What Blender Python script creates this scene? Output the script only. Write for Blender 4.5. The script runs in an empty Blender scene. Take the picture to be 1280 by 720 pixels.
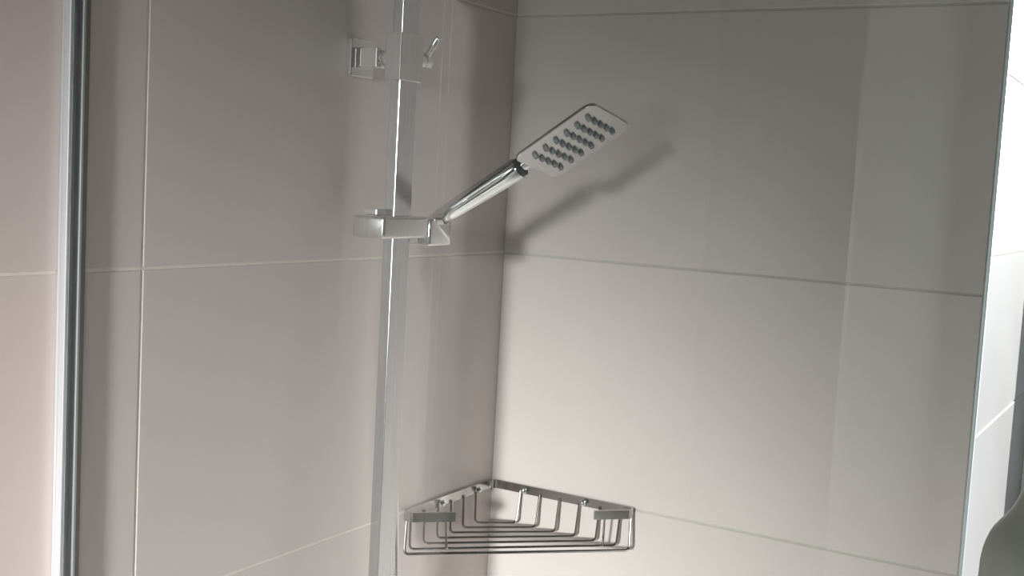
import bpy, bmesh, math, random
from mathutils import Vector, Matrix
random.seed(4)
S = bpy.context.scene
COL = S.collection

# ---------------------------------------------------------------- camera
cam = bpy.data.cameras.new('camera'); cam_ob = bpy.data.objects.new('camera', cam); COL.objects.link(cam_ob)
cam.sensor_width = 36.0; cam.lens = 1465.08 / 1280 * 36.0; cam.clip_start = 0.01
cam_ob.matrix_world = Matrix(((0.857300760539494, -0.09251335540321075, 0.5064352723206041, 0.7796),
                              (0.5119321125972823, 0.0492195057108613, -0.8576146875778551, -1.2948),
                              (0.054414318612738086, 0.9944942027632026, 0.08955647715432824, 1.5904),
                              (0, 0, 0, 1)))
S.camera = cam_ob

# ---------------------------------------------------------------- world, sun, exposure
w = bpy.data.worlds.new('sky'); S.world = w; w.use_nodes = True
bg = w.node_tree.nodes['Background']; bg.inputs[0].default_value = (0.80, 0.88, 1.0, 1); bg.inputs[1].default_value = 1.8
SUN_DIR = Vector((-1, -1.756, -0.356)).normalized()
sun = bpy.data.lights.new('sun', 'SUN'); sun.energy = 13.5; sun.angle = 0.0045; sun.color = (1.0, 0.97, 0.95)
so = bpy.data.objects.new('sun', sun); COL.objects.link(so); so.location = (3, 4, 4)
so.rotation_euler = SUN_DIR.to_track_quat('-Z', 'Y').to_euler()
KEY_LOC = Vector((0.88, -4.50, 1.90)); KEY_AIM = Vector((-0.65, 0.0, 0.18))
KEY_POWER = 2450.0; KEY_CONE = 41.0
low = bpy.data.lights.new('low_fill_light', 'AREA'); low.shape = 'RECTANGLE'; low.size = .9; low.size_y = .45; low.energy = 2.8; low.spread = math.radians(95); low.color = (1.0, .96, .94)  # added fill light for the lower left wall, no known opening there
lo = bpy.data.objects.new('low_fill_light', low); COL.objects.link(lo); lo.location = (1.885, -.70, .32); lo.rotation_euler = (0, math.radians(90), 0); lo.rotation_euler = Vector((-1, 0, 0)).to_track_quat('-Z', 'Y').to_euler()
hall_fill = bpy.data.lights.new('hall_fill_light', 'AREA'); hall_fill.shape = 'RECTANGLE'; hall_fill.size = 1.0; hall_fill.size_y = 1.0; hall_fill.energy = 40.0; hall_fill.color = (.94, 1.0, .97)  # added frontal fill for the back wall, source is invented
hw = bpy.data.objects.new('hall_fill_light', hall_fill); COL.objects.link(hw); hw.location = (1.05, -5.18, 1.35); hw.rotation_euler = (math.radians(90), 0, 0)
S.view_settings.view_transform = 'Standard'; S.view_settings.look = 'None'
S.view_settings.exposure = 0.0; S.view_settings.gamma = 1.0
S.view_settings.use_curve_mapping = False

# ---------------------------------------------------------------- helpers
def tag(o, label=None, cat=None, group=None, kind=None):
    if label: o['label'] = label
    if cat: o['category'] = cat
    if group: o['group'] = group
    if kind: o['kind'] = kind
    return o
def empty(name, loc=(0, 0, 0)):
    o = bpy.data.objects.new(name, None); COL.objects.link(o); o.location = loc; o.empty_display_size = 0.05
    return o
def place(o, parent):
    if parent is not None:
        o.parent = parent
        o.matrix_parent_inverse = Matrix.Translation(-Vector(parent.location))
    return o
def obj(name, bm, mat, parent=None, smooth=False):
    me = bpy.data.meshes.new(name); bm.normal_update(); bm.to_mesh(me); bm.free()
    me.materials.append(mat)
    if smooth:
        for p in me.polygons: p.use_smooth = True
        try: me.set_sharp_from_angle(angle=math.radians(35))
        except Exception: pass
    o = bpy.data.objects.new(name, me); COL.objects.link(o)
    return place(o, parent)
def box(bm, a, b, bevel=0, seg=2):
    a = Vector(a); b = Vector(b)
    r = bmesh.ops.create_cube(bm, size=1, matrix=Matrix.Translation((a + b) / 2) @ Matrix.Diagonal((*(b - a), 1)))
    if bevel:
        es = list({e for v in r['verts'] for e in v.link_edges})
        bmesh.ops.bevel(bm, geom=es, offset=bevel, segments=seg, profile=0.5, affect='EDGES')
    return bm
def boxbm(a, b, bevel=0, seg=2): return box(bmesh.new(), a, b, bevel, seg)
def frame_for(d):
    d = d.normalized(); up = Vector((0, 0, 1)) if abs(d.z) < .9 else Vector((1, 0, 0))
    s = d.cross(up).normalized(); return s, s.cross(d).normalized()
def lathe(bm, p0, d, prof, n=32, cap=True):
    """prof: (distance along d, radius)"""
    d = d.normalized(); s, t = frame_for(d); rings = []
    for a, r in prof:
        rings.append([bm.verts.new(p0 + d * a + (s * math.cos(2 * math.pi * k / n) + t * math.sin(2 * math.pi * k / n)) * r) for k in range(n)])
    for A, B in zip(rings, rings[1:]):
        for k in range(n): bm.faces.new((A[k], A[(k + 1) % n], B[(k + 1) % n], B[k]))
    if cap:
        bm.faces.new(rings[0][::-1]); bm.faces.new(rings[-1])
    bmesh.ops.recalc_face_normals(bm, faces=bm.faces[:]); return bm
def tube(bm, pts, rad, n=12, closed=False):
    pts = [Vector(p) for p in pts]; N = len(pts); rings = []
    rf = rad if callable(rad) else (lambda i: rad)
    s = None
    for i, p in enumerate(pts):
        d = (pts[min(i + 1, N - 1)] - pts[max(i - 1, 0)]).normalized()
        if s is None: s, t = frame_for(d)
        s = (s - d * s.dot(d)).normalized(); t = d.cross(s)
        rings.append([bm.verts.new(p + (s * math.cos(2 * math.pi * k / n) + t * math.sin(2 * math.pi * k / n)) * rf(i)) for k in range(n)])
    for A, B in zip(rings, rings[1:]):
        for k in range(n): bm.faces.new((A[k], A[(k + 1) % n], B[(k + 1) % n], B[k]))
    bm.faces.new(rings[0][::-1]); bm.faces.new(rings[-1])
    bmesh.ops.recalc_face_normals(bm, faces=bm.faces[:]); return bm
def fillet(pts, r, n=6):
    """round the inner corners of a polyline"""
    pts = [Vector(p) for p in pts]; out = [pts[0]]
    for i in range(1, len(pts) - 1):
        a, b, c = pts[i - 1], pts[i], pts[i + 1]
        rr = r[i] if isinstance(r, dict) else r
        u = (a - b).normalized(); v = (c - b).normalized()
        q = min(rr, (a - b).length * .49, (c - b).length * .49)
        p0 = b + u * q; p1 = b + v * q
        for k in range(n + 1):
            t = k / n; out.append(p0 * (1 - t) ** 2 + b * 2 * t * (1 - t) + p1 * t * t)
    out.append(pts[-1]); return out

# ---------------------------------------------------------------- materials
def mat(name):
    m = bpy.data.materials.new(name); m.use_nodes = True
    return m, m.node_tree.nodes, m.node_tree.links, m.node_tree.nodes['Principled BSDF']
def noise_ramp(N, L, scale, c0, c1, detail=4, lo=.3, hi=.7, vec=None, coord='Object'):
    tc = N.new('ShaderNodeTexCoord'); nz = N.new('ShaderNodeTexNoise'); nz.inputs['Scale'].default_value = scale; nz.inputs['Detail'].default_value = detail
    if vec:
        mp = N.new('ShaderNodeMapping'); mp.inputs['Scale'].default_value = vec; L.new(tc.outputs[coord], mp.inputs[0]); L.new(mp.outputs[0], nz.inputs['Vector'])
    else: L.new(tc.outputs[coord], nz.inputs['Vector'])
    r = N.new('ShaderNodeValToRGB'); r.color_ramp.elements[0].position = lo; r.color_ramp.elements[1].position = hi
    r.color_ramp.elements[0].color = (*c0, 1); r.color_ramp.elements[1].color = (*c1, 1); L.new(nz.outputs['Fac'], r.inputs[0])
    return nz, r
def tile_material(name, c0, c1, rough=.34, spec=.5):
    m, N, L, P = mat(name)
    nz, r = noise_ramp(N, L, 5, c0, c1, 6)
    oi = N.new('ShaderNodeObjectInfo'); mr = N.new('ShaderNodeMapRange'); mr.inputs['To Min'].default_value = .975; mr.inputs['To Max'].default_value = 1.02
    L.new(oi.outputs['Random'], mr.inputs['Value'])
    hs = N.new('ShaderNodeHueSaturation'); L.new(r.outputs[0], hs.inputs['Color']); L.new(mr.outputs[0], hs.inputs['Value']); L.new(hs.outputs[0], P.inputs['Base Color'])
    nz2, r2 = noise_ramp(N, L, 9, (rough - .01,) * 3, (rough + .015,) * 3, 5); L.new(r2.outputs[0], P.inputs['Roughness'])
    nz3, r3 = noise_ramp(N, L, 260, (0, 0, 0), (1, 1, 1), 3)
    b = N.new('ShaderNodeBump'); b.inputs['Strength'].default_value = .003; b.inputs['Distance'].default_value = .001
    L.new(r3.outputs[0], b.inputs['Height']); L.new(b.outputs[0], P.inputs['Normal'])
    P.inputs['Specular IOR Level'].default_value = spec
    return m
def plain(name, c0, c1, rough, metal=0, scale=30, spec=.5, vec=None, bump=0):
    m, N, L, P = mat(name)
    nz, r = noise_ramp(N, L, scale, c0, c1, 4, vec=vec); L.new(r.outputs[0], P.inputs['Base Color'])
    P.inputs['Roughness'].default_value = rough; P.inputs['Metallic'].default_value = metal; P.inputs['Specular IOR Level'].default_value = spec
    if bump:
        b = N.new('ShaderNodeBump'); b.inputs['Strength'].default_value = bump; b.inputs['Distance'].default_value = .0006
        L.new(nz.outputs['Fac'], b.inputs['Height']); L.new(b.outputs[0], P.inputs['Normal'])
    return m
M = {}
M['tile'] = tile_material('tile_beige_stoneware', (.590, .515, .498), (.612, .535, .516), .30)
M['grout'] = plain('grout_lit', (.66, .61, .55), (.74, .69, .63), .9, scale=120)  # left wall joints: light caught along the edges painted in as paler grout
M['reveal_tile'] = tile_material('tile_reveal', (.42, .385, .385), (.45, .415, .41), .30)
M['plaster'] = plain('plaster_taupe', (.22, .21, .20), (.25, .24, .23), .8, scale=20)
M['hall'] = plain('hall_paint_taupe', (.10, .095, .085), (.12, .115, .10), .8, scale=20)
M['hall_pale'] = plain('hall_paint_sage', (.36, .39, .36), (.40, .43, .40), .8, scale=20)
M['tray'] = plain('bounce_tray_white', (.80, .79, .77), (.84, .83, .81), .3, scale=12)  # white for the added tray that bounces light upwards
M['ceiling'] = plain('ceiling_grey', (.30, .29, .28), (.33, .32, .31), .85, scale=20)
M['grout_shade'] = plain('grout_shaded', (.46, .42, .38), (.53, .49, .45), .9, scale=120)  # same grout for the back wall, recess shadow painted in as darker colour
M['floor'] = plain('floor_stone', (.56, .51, .47), (.61, .56, .52), .45, scale=14)
M['chrome'] = plain('chrome', (.80, .80, .80), (.84, .84, .84), .07, 1, scale=60)
M['chrome_sharp'] = plain('chrome_polished', (.68, .69, .71), (.74, .75, .77), .03, 1, scale=60)
M['satin'] = plain('chrome_satin', (.53, .545, .575), (.60, .615, .645), .17, 1, scale=300, vec=(1, 1, .05))
M['sleeve'] = plain('chrome_brushed', (.60, .605, .61), (.67, .675, .68), .20, 1, scale=300, vec=(1, 1, .05))
M['steel'] = plain('stainless_steel', (.47, .455, .44), (.56, .545, .53), .18, 1, scale=400, vec=(.2, .2, 2))
M['wire'] = plain('steel_wire', (.27, .255, .245), (.34, .325, .315), .16, 1, scale=60)
M['alu'] = plain('aluminium_profile', (.52, .55, .57), (.60, .63, .65), .38, .6, scale=200, vec=(1, 1, .02))
M['rubber'] = plain('grey_rubber', (.20, .21, .22), (.26, .27, .28), .35, scale=80)
M['black'] = plain('black_ring', (.015, .015, .016), (.03, .03, .03), .4, scale=80)
M['seal'] = plain('seal_olive', (.14, .135, .10), (.20, .19, .145), .6, scale=60)
M['grey_plastic'] = plain('grey_plastic', (.27, .27, .25), (.31, .31, .285), .45, scale=25)
M['cap'] = plain('pale_plastic', (.55, .55, .54), (.6, .6, .59), .4, scale=25)
M['frame'] = plain('window_frame_white', (.70, .70, .69), (.76, .76, .75), .4, scale=25)

def glass_material(name, tint):
    m, N, L, P = mat(name); N.remove(P); out = [n for n in N if n.type == 'OUTPUT_MATERIAL'][0]
    tr = N.new('ShaderNodeBsdfTransparent'); gl = N.new('ShaderNodeBsdfGlossy'); gl.inputs['Roughness'].default_value = 0.0
    mx = N.new('ShaderNodeMixShader'); fr = N.new('ShaderNodeFresnel'); ge = N.new('ShaderNodeNewGeometry'); io = N.new('ShaderNodeMix')
    io.data_type = 'FLOAT'; io.inputs[2].default_value = 1.64; io.inputs[3].default_value = 1 / 1.64
    L.new(ge.outputs['Backfacing'], io.inputs[0]); L.new(io.outputs[0], fr.inputs['IOR'])
    nz, r = noise_ramp(N, L, 3, tint, tuple(min(1, t * 1.005) for t in tint)); L.new(r.outputs[0], tr.inputs['Color'])
    L.new(fr.outputs[0], mx.inputs[0]); L.new(tr.outputs[0], mx.inputs[1]); L.new(gl.outputs[0], mx.inputs[2]); L.new(mx.outputs[0], out.inputs[0])
    return m
M['glass'] = glass_material('clear_safety_glass', (.948, .978, .974))
M['pane'] = glass_material('window_glass', (.98, .985, .985))

# ---------------------------------------------------------------- the setting
TH, TW, J = 0.300, 0.600, 0.0024            # tile height, tile width, joint
XE, YD = 0.5865, 0.45                      # right end of the back wall, depth of the window niche
RIGHT, FRONT, HALL, CEIL = 1.90, -2.05, -5.20, 2.40
def structure(name, bm, m, label, cat):
    o = obj(name, bm, m); return tag(o, label, cat, kind='structure')
wall_left = structure('wall_left', boxbm((-.14, FRONT, 0), (-.0008, .60, CEIL)), M['grout'], 'left shower wall of large beige tiles with joints coloured as if lit', 'wall')
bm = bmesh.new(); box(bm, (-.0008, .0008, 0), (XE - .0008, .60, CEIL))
wall_back = structure('wall_back', bm, M['grout_shade'], 'back shower wall of large beige tiles behind the hand shower', 'wall')
NR = 1.012
bm = bmesh.new(); box(bm, (XE - .0008, .0, 0), (NR, .50, .97)); box(bm, (XE - .0008, .0, 2.22), (NR, .50, CEIL)); box(bm, (NR, 0, 0), (RIGHT, .50, CEIL))
structure('wall_niche', bm, M['plaster'], 'plain wall around the window niche right of the tiled wall', 'wall')
structure('wall_right', boxbm((RIGHT, FRONT, 0), (RIGHT + .1, .60, CEIL)), M['plaster'], 'plain wall to the right, outside the picture', 'wall')
bm = bmesh.new(); box(bm, (-.14, FRONT - .012, 0), (.26, FRONT, CEIL)); box(bm, (1.15, FRONT - .012, 0), (RIGHT + .1, FRONT, CEIL)); box(bm, (.26, FRONT - .012, 2.05), (1.15, FRONT, CEIL))
structure('wall_front', bm, M['hall'], 'plain unseen wall behind the viewer, its doorway shaped to limit the key light', 'wall')  # jamb placed to keep the key light off the nearer left wall
bm = bmesh.new(); box(bm, (-.24, HALL - .1, 0), (-.14, FRONT, CEIL)); box(bm, (RIGHT, HALL - .1, 0), (RIGHT + .1, FRONT, CEIL)); box(bm, (-.24, HALL - .1, 0), (RIGHT + .1, HALL, CEIL))
structure('wall_hall', bm, M['hall_pale'], 'plain hall walls beyond the doorway behind the viewer', 'wall')
structure('floor', boxbm((-.24, HALL - .1, -.1), (RIGHT + .1, .60, 0)), M['floor'], 'stone coloured bathroom floor below the picture', 'floor')
structure('ceiling', boxbm((-.24, HALL - .1, CEIL), (RIGHT + .1, .60, CEIL + .1)), M['ceiling'], 'plain ceiling above the picture', 'ceiling')

structure('bounce_tray', boxbm((.002, -.70, 0), (1.05, -.002, .03), .004), M['tray'], 'unseen white tray added below the picture to bounce light', 'shower tray')  # unseen, put in to bounce the key light onto the lower walls
def tile_mesh(name, w, h, t=.008, bev=.0009):
    """front face in the local YZ plane at x=0, body behind it (-x)"""
    b = boxbm((-t, -w / 2, -h / 2), (0, w / 2, h / 2), bev, 2)
    me = bpy.data.meshes.new(name); b.to_mesh(me); b.free(); return me
def put_tile(me, m, loc, rz, parent):
    if not me.materials: me.materials.append(m)
    o = bpy.data.objects.new('tile', me); COL.objects.link(o); o.location = loc; o.rotation_euler = (0, 0, rz); o.parent = parent
    return o
full = tile_mesh('tile', TW - J, TH - J)
rows = [TH * (k + .5) for k in range(8)]
for z in rows:
    for c in range(4):
        put_tile(full, M['tile'], (0, -TW * (c + .5) + .0032, z), 0, wall_left)
cut = tile_mesh('tile_cut', XE - .0035, TH - J)
for z in rows:
    put_tile(cut, M['tile'], ((XE - .0035 + .0002) / 2, 0, z), -math.pi / 2, wall_back)
# the reveal of the niche: smaller courses
RH = .189
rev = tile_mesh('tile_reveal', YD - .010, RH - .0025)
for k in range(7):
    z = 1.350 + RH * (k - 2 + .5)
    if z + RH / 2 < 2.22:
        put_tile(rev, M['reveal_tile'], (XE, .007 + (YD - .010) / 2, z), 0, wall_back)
trim = obj('trim_1', boxbm((XE - .0028, -.0010, 0), (XE + .0010, .0055, CEIL), .0006, 1), M['alu'])
tag(trim, 'thin silver edge strip on the outer corner of the tiled wall', 'trim', kind='structure')

# window in the niche, right of the picture
win = tag(empty('window_1', (XE, YD, .97)), 'window in the niche right of the tiled wall', 'window', kind='structure')
WL, WR, WT, WB = .673, .9966, 2.145, .99
b = bmesh.new()
box(b, (XE, YD, .97), (WL, YD + .05, 2.22)); box(b, (WR, YD, .97), (NR, YD + .05, 2.22)); box(b, (WL, YD, WT), (WR, YD + .05, 2.22)); box(b, (WL, YD, .97), (WR, YD + .05, WB))
obj('window_frame', b, M['frame'], win)
obj('pane', boxbm((WL, YD + .02, WB), (WR, YD + .024, WT)), M['pane'], win)
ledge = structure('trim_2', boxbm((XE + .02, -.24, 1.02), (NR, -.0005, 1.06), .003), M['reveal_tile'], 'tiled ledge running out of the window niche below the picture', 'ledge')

# frames added round the two unseen fill lights
b = bmesh.new(); y0, y1, z0, z1, fw = -1.15, -.25, .095, .545, .045
for q in (((y0 - fw, z0 - fw), (y1 + fw, z0)), ((y0 - fw, z1), (y1 + fw, z1 + fw)), ((y0 - fw, z0), (y0, z1)), ((y1, z0), (y1 + fw, z1))):
    box(b, (RIGHT - .04, q[0][0], q[0][1]), (RIGHT - .0005, q[1][0], q[1][1]))
structure('fill_frame_low', b, M['frame'], 'unseen frame added round the low fill light at the right wall', 'window')
b = bmesh.new(); x0, x1, z0, z1 = .55, 1.55, .85, 1.85
for q in (((x0 - fw, z0 - fw), (x1 + fw, z0)), ((x0 - fw, z1), (x1 + fw, z1 + fw)), ((x0 - fw, z0), (x0, z1)), ((x1, z0), (x1 + fw, z1))):
    box(b, (q[0][0], HALL + .0005, q[0][1]), (q[1][0], HALL + .04, q[1][1]))
structure('fill_frame_hall', b, M['frame'], 'unseen frame added round the fill light at the far end of the hall', 'window')

# ---------------------------------------------------------------- key lamp behind the viewer
lamp = tag(empty('spotlight', KEY_LOC), 'round spotlight hanging in the hall behind the viewer', 'lamp')
kd = (KEY_AIM - KEY_LOC).normalized()
kl = bpy.data.lights.new('spot', 'SPOT'); kl.energy = KEY_POWER; kl.spot_size = math.radians(KEY_CONE); kl.spot_blend = 1.0; kl.shadow_soft_size = .20; kl.color = (1.0, .955, .935)
ko = bpy.data.objects.new('spot_light', kl); COL.objects.link(ko); ko.location = KEY_LOC; ko.rotation_euler = kd.to_track_quat('-Z', 'Y').to_euler()
place(ko, lamp)
b = bmesh.new(); lathe(b, KEY_LOC - kd * .20, kd, [(0, .03), (.01, .11), (.04, .135), (.055, .135)], 32)
obj('lamp_housing', b, M['black'], lamp, True)
obj('lamp_stem', tube(bmesh.new(), [KEY_LOC - kd * .16, (KEY_LOC.x - kd.x * .16, KEY_LOC.y - kd.y * .16, CEIL)], .012), M['satin'], lamp, True)

# ---------------------------------------------------------------- shower screen
GY = -.6755; GX = 1.02
scr = tag(empty('shower_screen', (0, GY, 0)), 'clear glass shower screen held at the left wall by a slim silver channel', 'shower screen')
obj('glass_panel', boxbm((.004, GY - .004, .02), (GX, GY + .004, 2.05)), M['glass'], scr)
b = bmesh.new()
box(b, (.0002, GY - .0075, .02), (.0035, GY + .0075, 2.05)); box(b, (.0035, GY - .0075, .02), (.010, GY - .0048, 2.05), .0004, 1); box(b, (.0035, GY + .0048, .02), (.010, GY + .0075, 2.05), .0004, 1)
obj('wall_channel', b, M['alu'], scr)
b = bmesh.new(); box(b, (.0002, GY + .0078, .02), (.006, GY + .0155, 2.05), .0015, 2)
obj('sealant_bead', b, M['seal'], scr)
obj('edge_gasket', boxbm((.0070, GY - .0047, .02), (.0105, GY - .0041, 2.05)), M['rubber'], scr)

# ---------------------------------------------------------------- shower rail
rail = tag(empty('shower_rail', (0, -.318, .86)), 'flat rectangular chrome shower rail fixed to the left wall', 'shower rail')
BX0, BX1, BY0, BY1 = .0550, .0675, -.332, -.3025
obj('bar', boxbm((BX0, BY0, .86), (BX1, BY1, 1.98), .0008, 2), M['satin'], rail)
def bracket(zc, lever):
    pl = obj('wall_plate', boxbm((.0003, -.3365, zc - .0195), (.0075, -.2985, zc + .0195), .0012, 2), M['chrome'], rail)
    arm = obj('bracket_arm', boxbm((.0075, -.3285, zc - .0105), (.034, -.3075, zc + .0105), .001, 2), M['chrome'], rail)
    b = bmesh.new(); lathe(b, Vector((.034, -.318, zc)), Vector((1, 0, 0)), [(0, .0085), (.003, .0085), (.004, .0065), (.009, .0065), (.010, .0095), (.0165, .0095)], 28)
    obj('stem', b, M['chrome_sharp'], rail, True)
    sl = obj('sleeve', boxbm((.0510, -.3375, zc - .0235), (.0712, -.2985, zc + .0240), .0012, 3), M['sleeve'], rail)
    if lever:
        b = bmesh.new(); lathe(b, Vector((.0600, -.2985, zc + .0015)), Vector((0, 1, 0)), [(0, .0085), (.010, .0085), (.0105, .0072), (.012, .0072), (.0125, .0088), (.022, .0085), (.023, .007)], 28)
        obj('knob', b, M['chrome_sharp'], sl, True)
        b = bmesh.new(); lathe(b, Vector((.0625, -.283, zc + .0035)), Vector((.017, -.001, .023)), [(0, .0034), (.0235, .0034), (.026, .0030), (.0275, .0015)], 18)
        obj('lever', b, M['chrome_sharp'], sl, True)
bracket(1.7100, True); bracket(.95, False)
hold = obj('hand_shower_holder', boxbm((.040, -.365, 1.5275), (.0800, -.2870, 1.5500), .0035, 4), M['sleeve'], rail, True)
obj('holder_button', boxbm((.040, -.346, 1.5500), (.056, -.326, 1.5565), .001, 2), M['chrome'], hold)
# clamp that grips the cone of the hand shower

# ---------------------------------------------------------------- hand shower
U = Vector((.809, .091, .581)).normalized(); V = Vector((.014, .985, -.174)); V = (V - U * U.dot(V)).normalized(); Nn = U.cross(V)
O = Vector((.1948, -.2730, 1.6189)); SP = .013267
def P3(a, b_, c): return O + U * a + V * b_ + Nn * c
HB = P3(-.146, .0262, .0188); HE = P3(-.0300, .0265, .0125); HD = (HE - HB).normalized()
hs = tag(empty('hand_shower', HB), 'chrome hand shower with a rectangular head of soft nozzles', 'hand shower')
HL = (HE - HB).length
b = bmesh.new(); lathe(b, HB, HD, [(.006, .0082), (.0075, .0092), (.03, .0099), (HL - .02, .0116), (HL - .004, .0117), (HL - .0015, .0112), (HL - .0015, .0098)], 40)
obj('handle', b, M['chrome_sharp'], hs, True)
b = bmesh.new(); lathe(b, HB, HD, [(-.030, .0068), (-.028, .0072), (.0005, .0084), (.002, .0086), (.0045, .0086), (.006, .0078)], 36)
obj('hose_cone', b, M['chrome'], hs, True)
b = bmesh.new(); lathe(b, HB, HD, [(HL - .0015, .0100), (HL + .0022, .0103), (HL + .0028, .0060)], 36)
obj('ring', b, M['black'], hs, True)
b = bmesh.new(); lathe(b, HB, HD, [(HL + .002, .0062), (HL + .014, .0062), (HL + .022, .0040)], 28)
obj('neck', b, M['chrome_sharp'], hs, True)
def plate_bm(a0, a1, b0, b1, c0, c1, r=.011, n=7):
    bm = bmesh.new(); loop = []
    for (ca, cb, s) in ((a1 - r, b1 - r, 0), (a0 + r, b1 - r, 1), (a0 + r, b0 + r, 2), (a1 - r, b0 + r, 3)):
        for k in range(n):
            th = (s + k / (n - 1)) * math.pi / 2; loop.append((ca + r * math.cos(th), cb + r * math.sin(th)))
    e = .0006
    def ring(c, sh): 
        ma, mb = (a0 + a1) / 2, (b0 + b1) / 2
        return [bm.verts.new(P3(ma + (x - ma) * (1 - sh / (a1 - ma)), mb + (y - mb) * (1 - sh / (b1 - mb)), c)) for x, y in loop]
    R = [ring(c0, e), ring(c0 + e, 0), ring(c1 - e, 0), ring(c1, e)]
    for A, B in zip(R, R[1:]):
        for k in range(len(A)): bm.faces.new((A[k], A[(k + 1) % len(A)], B[(k + 1) % len(A)], B[k]))
    bm.faces.new(R[0][::-1]); bm.faces.new(R[-1]); bmesh.ops.recalc_face_normals(bm, faces=bm.faces[:]); return bm
head = obj('head_plate', plate_bm(-.0160, .0825, -.0200, .0720, 0, .0032), M['sleeve'], hs)
b = bmesh.new(); bmesh.ops.create_cone(b, cap_ends=True, segments=10, radius1=.0033, radius2=.0024, depth=.0038)
nme = bpy.data.meshes.new('nozzle'); b.to_mesh(nme); b.free(); nme.materials.append(M['rubber'])
rotm = Matrix((U, V, Nn)).transposed().to_4x4()
for i in range(6):
    for j in range(5):
        o = bpy.data.objects.new('nozzle', nme); COL.objects.link(o)
        o.matrix_world = Matrix.Translation(P3(i * SP, j * SP, -.0017)) @ rotm @ Matrix.Rotation(math.pi, 4, 'X')
        o.parent = head

# clamp: a block beside the bar with a slanting bore round the cone
cl = obj('cone_clamp', boxbm((.0480, -.2868, 1.5195), (.0815, -.2465, 1.5480), .0025, 3), M['chrome'], hold, True)
b = bmesh.new(); lathe(b, HB, HD, [(-.06, .0108), (.06, .0108)], 40)
cutter = obj('bore', b, M['chrome'])
md = cl.modifiers.new('bore', 'BOOLEAN'); md.object = cutter; md.operation = 'DIFFERENCE'; md.solver = 'EXACT'
bpy.context.view_layer.update()
cl.data = bpy.data.meshes.new_from_object(cl.evaluated_get(bpy.context.evaluated_depsgraph_get()))
cl.modifiers.clear(); bpy.data.objects.remove(cutter)

# ---------------------------------------------------------------- hose
start = HB - HD * .030
ctrl = [start, start - HD * .020, Vector((.030, -.2655, 1.44)), Vector((.030, -.2667, 1.3465)), Vector((.030, -.2643, 1.2657)), Vector((.030, -.2586, 1.2102)), Vector((.030, -.2521, 1.1445)), Vector((.030, -.2472, 1.0688)), Vector((.040, -.24, .9)), Vector((.06, -.235, .72))]
def spline(c, n):
    out = []
    for i in range(len(c) - 1):
        p0, p1, p2, p3 = c[max(i - 1, 0)], c[i], c[i + 1], c[min(i + 2, len(c) - 1)]
        for k in range(n):
            t = k / n; out.append(.5 * ((2 * p1) + (-p0 + p2) * t + (2 * p0 - 5 * p1 + 4 * p2 - p3) * t * t + (-p0 + 3 * p1 - 3 * p2 + p3) * t ** 3))
    out.append(c[-1]); return out
raw = spline(ctrl, 40); acc = [0]
for a, c in zip(raw, raw[1:]): acc.append(acc[-1] + (c - a).length)
pitch = .0026; n = int(acc[-1] / (pitch / 4)); pts = []; k = 0
for i in range(n):
    d = i * pitch / 4
    while k < len(acc) - 2 and acc[k + 1] < d: k += 1
    pts.append(raw[k].lerp(raw[k + 1], (d - acc[k]) / max(acc[k + 1] - acc[k], 1e-9)))
hose = obj('shower_hose', tube(bmesh.new(), pts, lambda i: .0068 + (.0009, .0004, -.0009, .0004)[i % 4], 12), M['chrome'], None, True)
tag(hose, 'ribbed metal shower hose hanging behind the chrome rail', 'hose')

# ---------------------------------------------------------------- corner basket
bk = tag(empty('corner_basket', (.006, -.006, 1.155)), 'stainless steel wire corner basket screwed into the corner below the hand shower', 'basket')
ZT, ZL, ZB = 1.2035, 1.1925, 1.1550
def arc(c, r, a0, a1, n=10): return [Vector((c[0] + r * math.cos(math.radians(a0 + (a1 - a0) * k / n)), c[1] + r * math.sin(math.radians(a0 + (a1 - a0) * k / n)), 0)) for k in range(n + 1)]
RB = .0105; WO = .0020; HK = -.2215
cl_ = (WO + RB, WO + RB + HK + RB * math.sqrt(2)); HR = -.2262; cr_ = (-WO - RB - HR - RB * math.sqrt(2), -WO - RB)
path = [Vector((.0545, .0545 + HK, 0))] + arc(cl_, RB, -45, -180) + arc((WO + .012, -WO - .012), .012, 180, 90, 8) + arc(cr_, RB, 90, -45) + [Vector((.1765, .1765 + HR, 0))]
b = bmesh.new(); th = .0028; prev = None
for i, p in enumerate(path):
    d = (path[min(i + 1, len(path) - 1)] - path[max(i - 1, 0)]).normalized(); s = Vector((-d.y, d.x, 0)) * -1
    # s points to the inside of the ring (left of travel is outside)
    q = [Vector((p.x, p.y, ZL)), Vector((p.x, p.y, ZT)), Vector((p.x, p.y, ZT)) - s * -th, Vector((p.x, p.y, ZL)) - s * -th]
    if i in (0, len(path) - 1):   # rounded tips
        pass
    q = [b.verts.new(v) for v in q]
    if prev:
        for k in range(4): b.faces.new((prev[k], prev[(k + 1) % 4], q[(k + 1) % 4], q[k]))
    else: b.faces.new(q)
    prev = q
b.faces.new(prev[::-1]); bmesh.ops.recalc_face_normals(b, faces=b.faces[:])
obj('band', b, M['steel'], bk, True)
WR_ = .00155; ZW = 1.196
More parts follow.
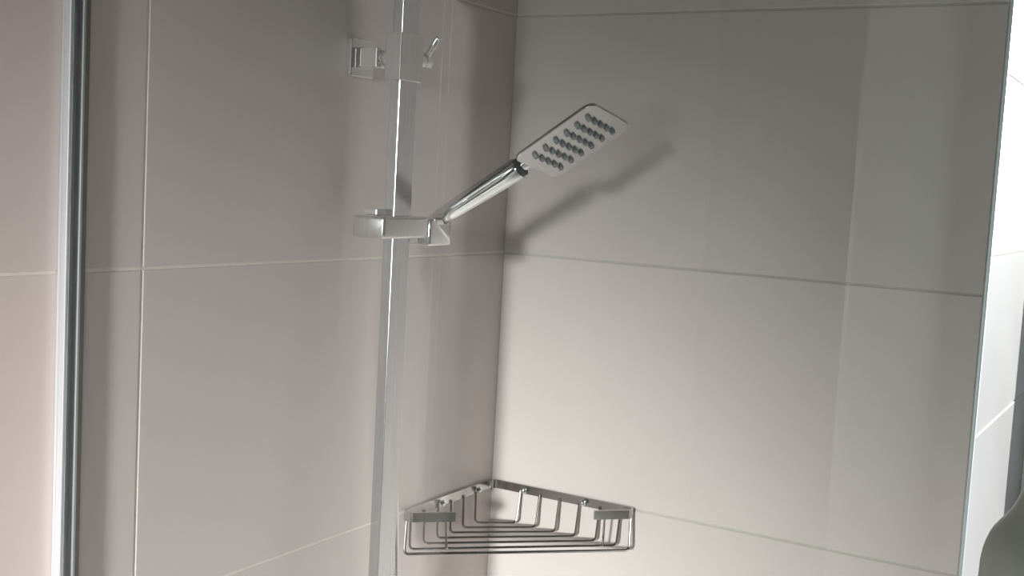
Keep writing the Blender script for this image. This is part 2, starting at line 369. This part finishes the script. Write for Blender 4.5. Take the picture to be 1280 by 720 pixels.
for k in range(7):
    l = Vector((.0068, -(.0470 + .0285 * k), ZB)); r = Vector((.0478 + .0285 * k, -.0120, ZB))
    if k == 6:
        l = Vector((.0125, -.2085, ZB)); r = Vector((.2115, -.0200, ZB))
        lt = Vector((.0085, -.2005, ZW)); rt = Vector((.2075, -.0120, ZW))
    else:
        lt = Vector((.0055, l.y + .001, ZW)); rt = Vector((r.x, -.0055, ZW))
    b = tube(bmesh.new(), fillet([lt, l, r, rt], .006, 6), WR_ + (.0003 if k == 6 else 0), 10)
    obj('wire', b, M['wire'], bk, True)
for (x, y, tx, ty) in ((.0400, -.1620, .0445, -.1725), (.1795, -.0275, .1830, -.0345)):
    obj('post', tube(bmesh.new(), fillet([(tx, ty, 1.1935), (x, y, ZB + .0015), (x + .003 * (1 if x < .1 else -1), y + .003 * (1 if x < .1 else -1), ZB + .0015)], .003, 5), .0014, 10), M['wire'], bk, True)
for p, d in (((.005, -.0440), (1, 0)), ((.005, -.1265), (1, 0)), ((.0540, -.005), (0, -1)), ((.1390, -.005), (0, -1))):
    b = bmesh.new(); lathe(b, Vector((p[0], p[1], 1.1975)), Vector((d[0], d[1], 0)), [(-.002, .0044), (.0012, .0044), (.0018, .0034), (.003, .0038), (.0055, .0038), (.0068, .0028), (.0075, .0010)], 20)
    obj('screw', b, M['chrome_sharp'], bk, True)

# ---------------------------------------------------------------- bottle at the right edge
BC = Vector((.6825, -.09, 1.0605))
bo = tag(empty('bottle', BC), 'large smooth grey bottle with sloping shoulder at the lower right edge', 'bottle')
b = bmesh.new(); lathe(b, BC, Vector((0, 0, 1)), [(0, .060), (.004, .064), (.10, .0665), (.17, .0665), (.1915, .0660), (.203, .0645), (.2105, .0625), (.219, .0595), (.2255, .0560), (.2345, .0495), (.2425, .0435), (.255, .0375), (.268, .0325), (.285, .026), (.30, .021), (.31, .0205)], 56)
obj('bottle_body', b, M['grey_plastic'], bo, True)
b = bmesh.new(); lathe(b, BC + Vector((0, 0, .31)), Vector((0, 0, 1)), [(0, .024), (.03, .024), (.033, .022)], 36)
obj('cap', b, M['cap'], bo, True)
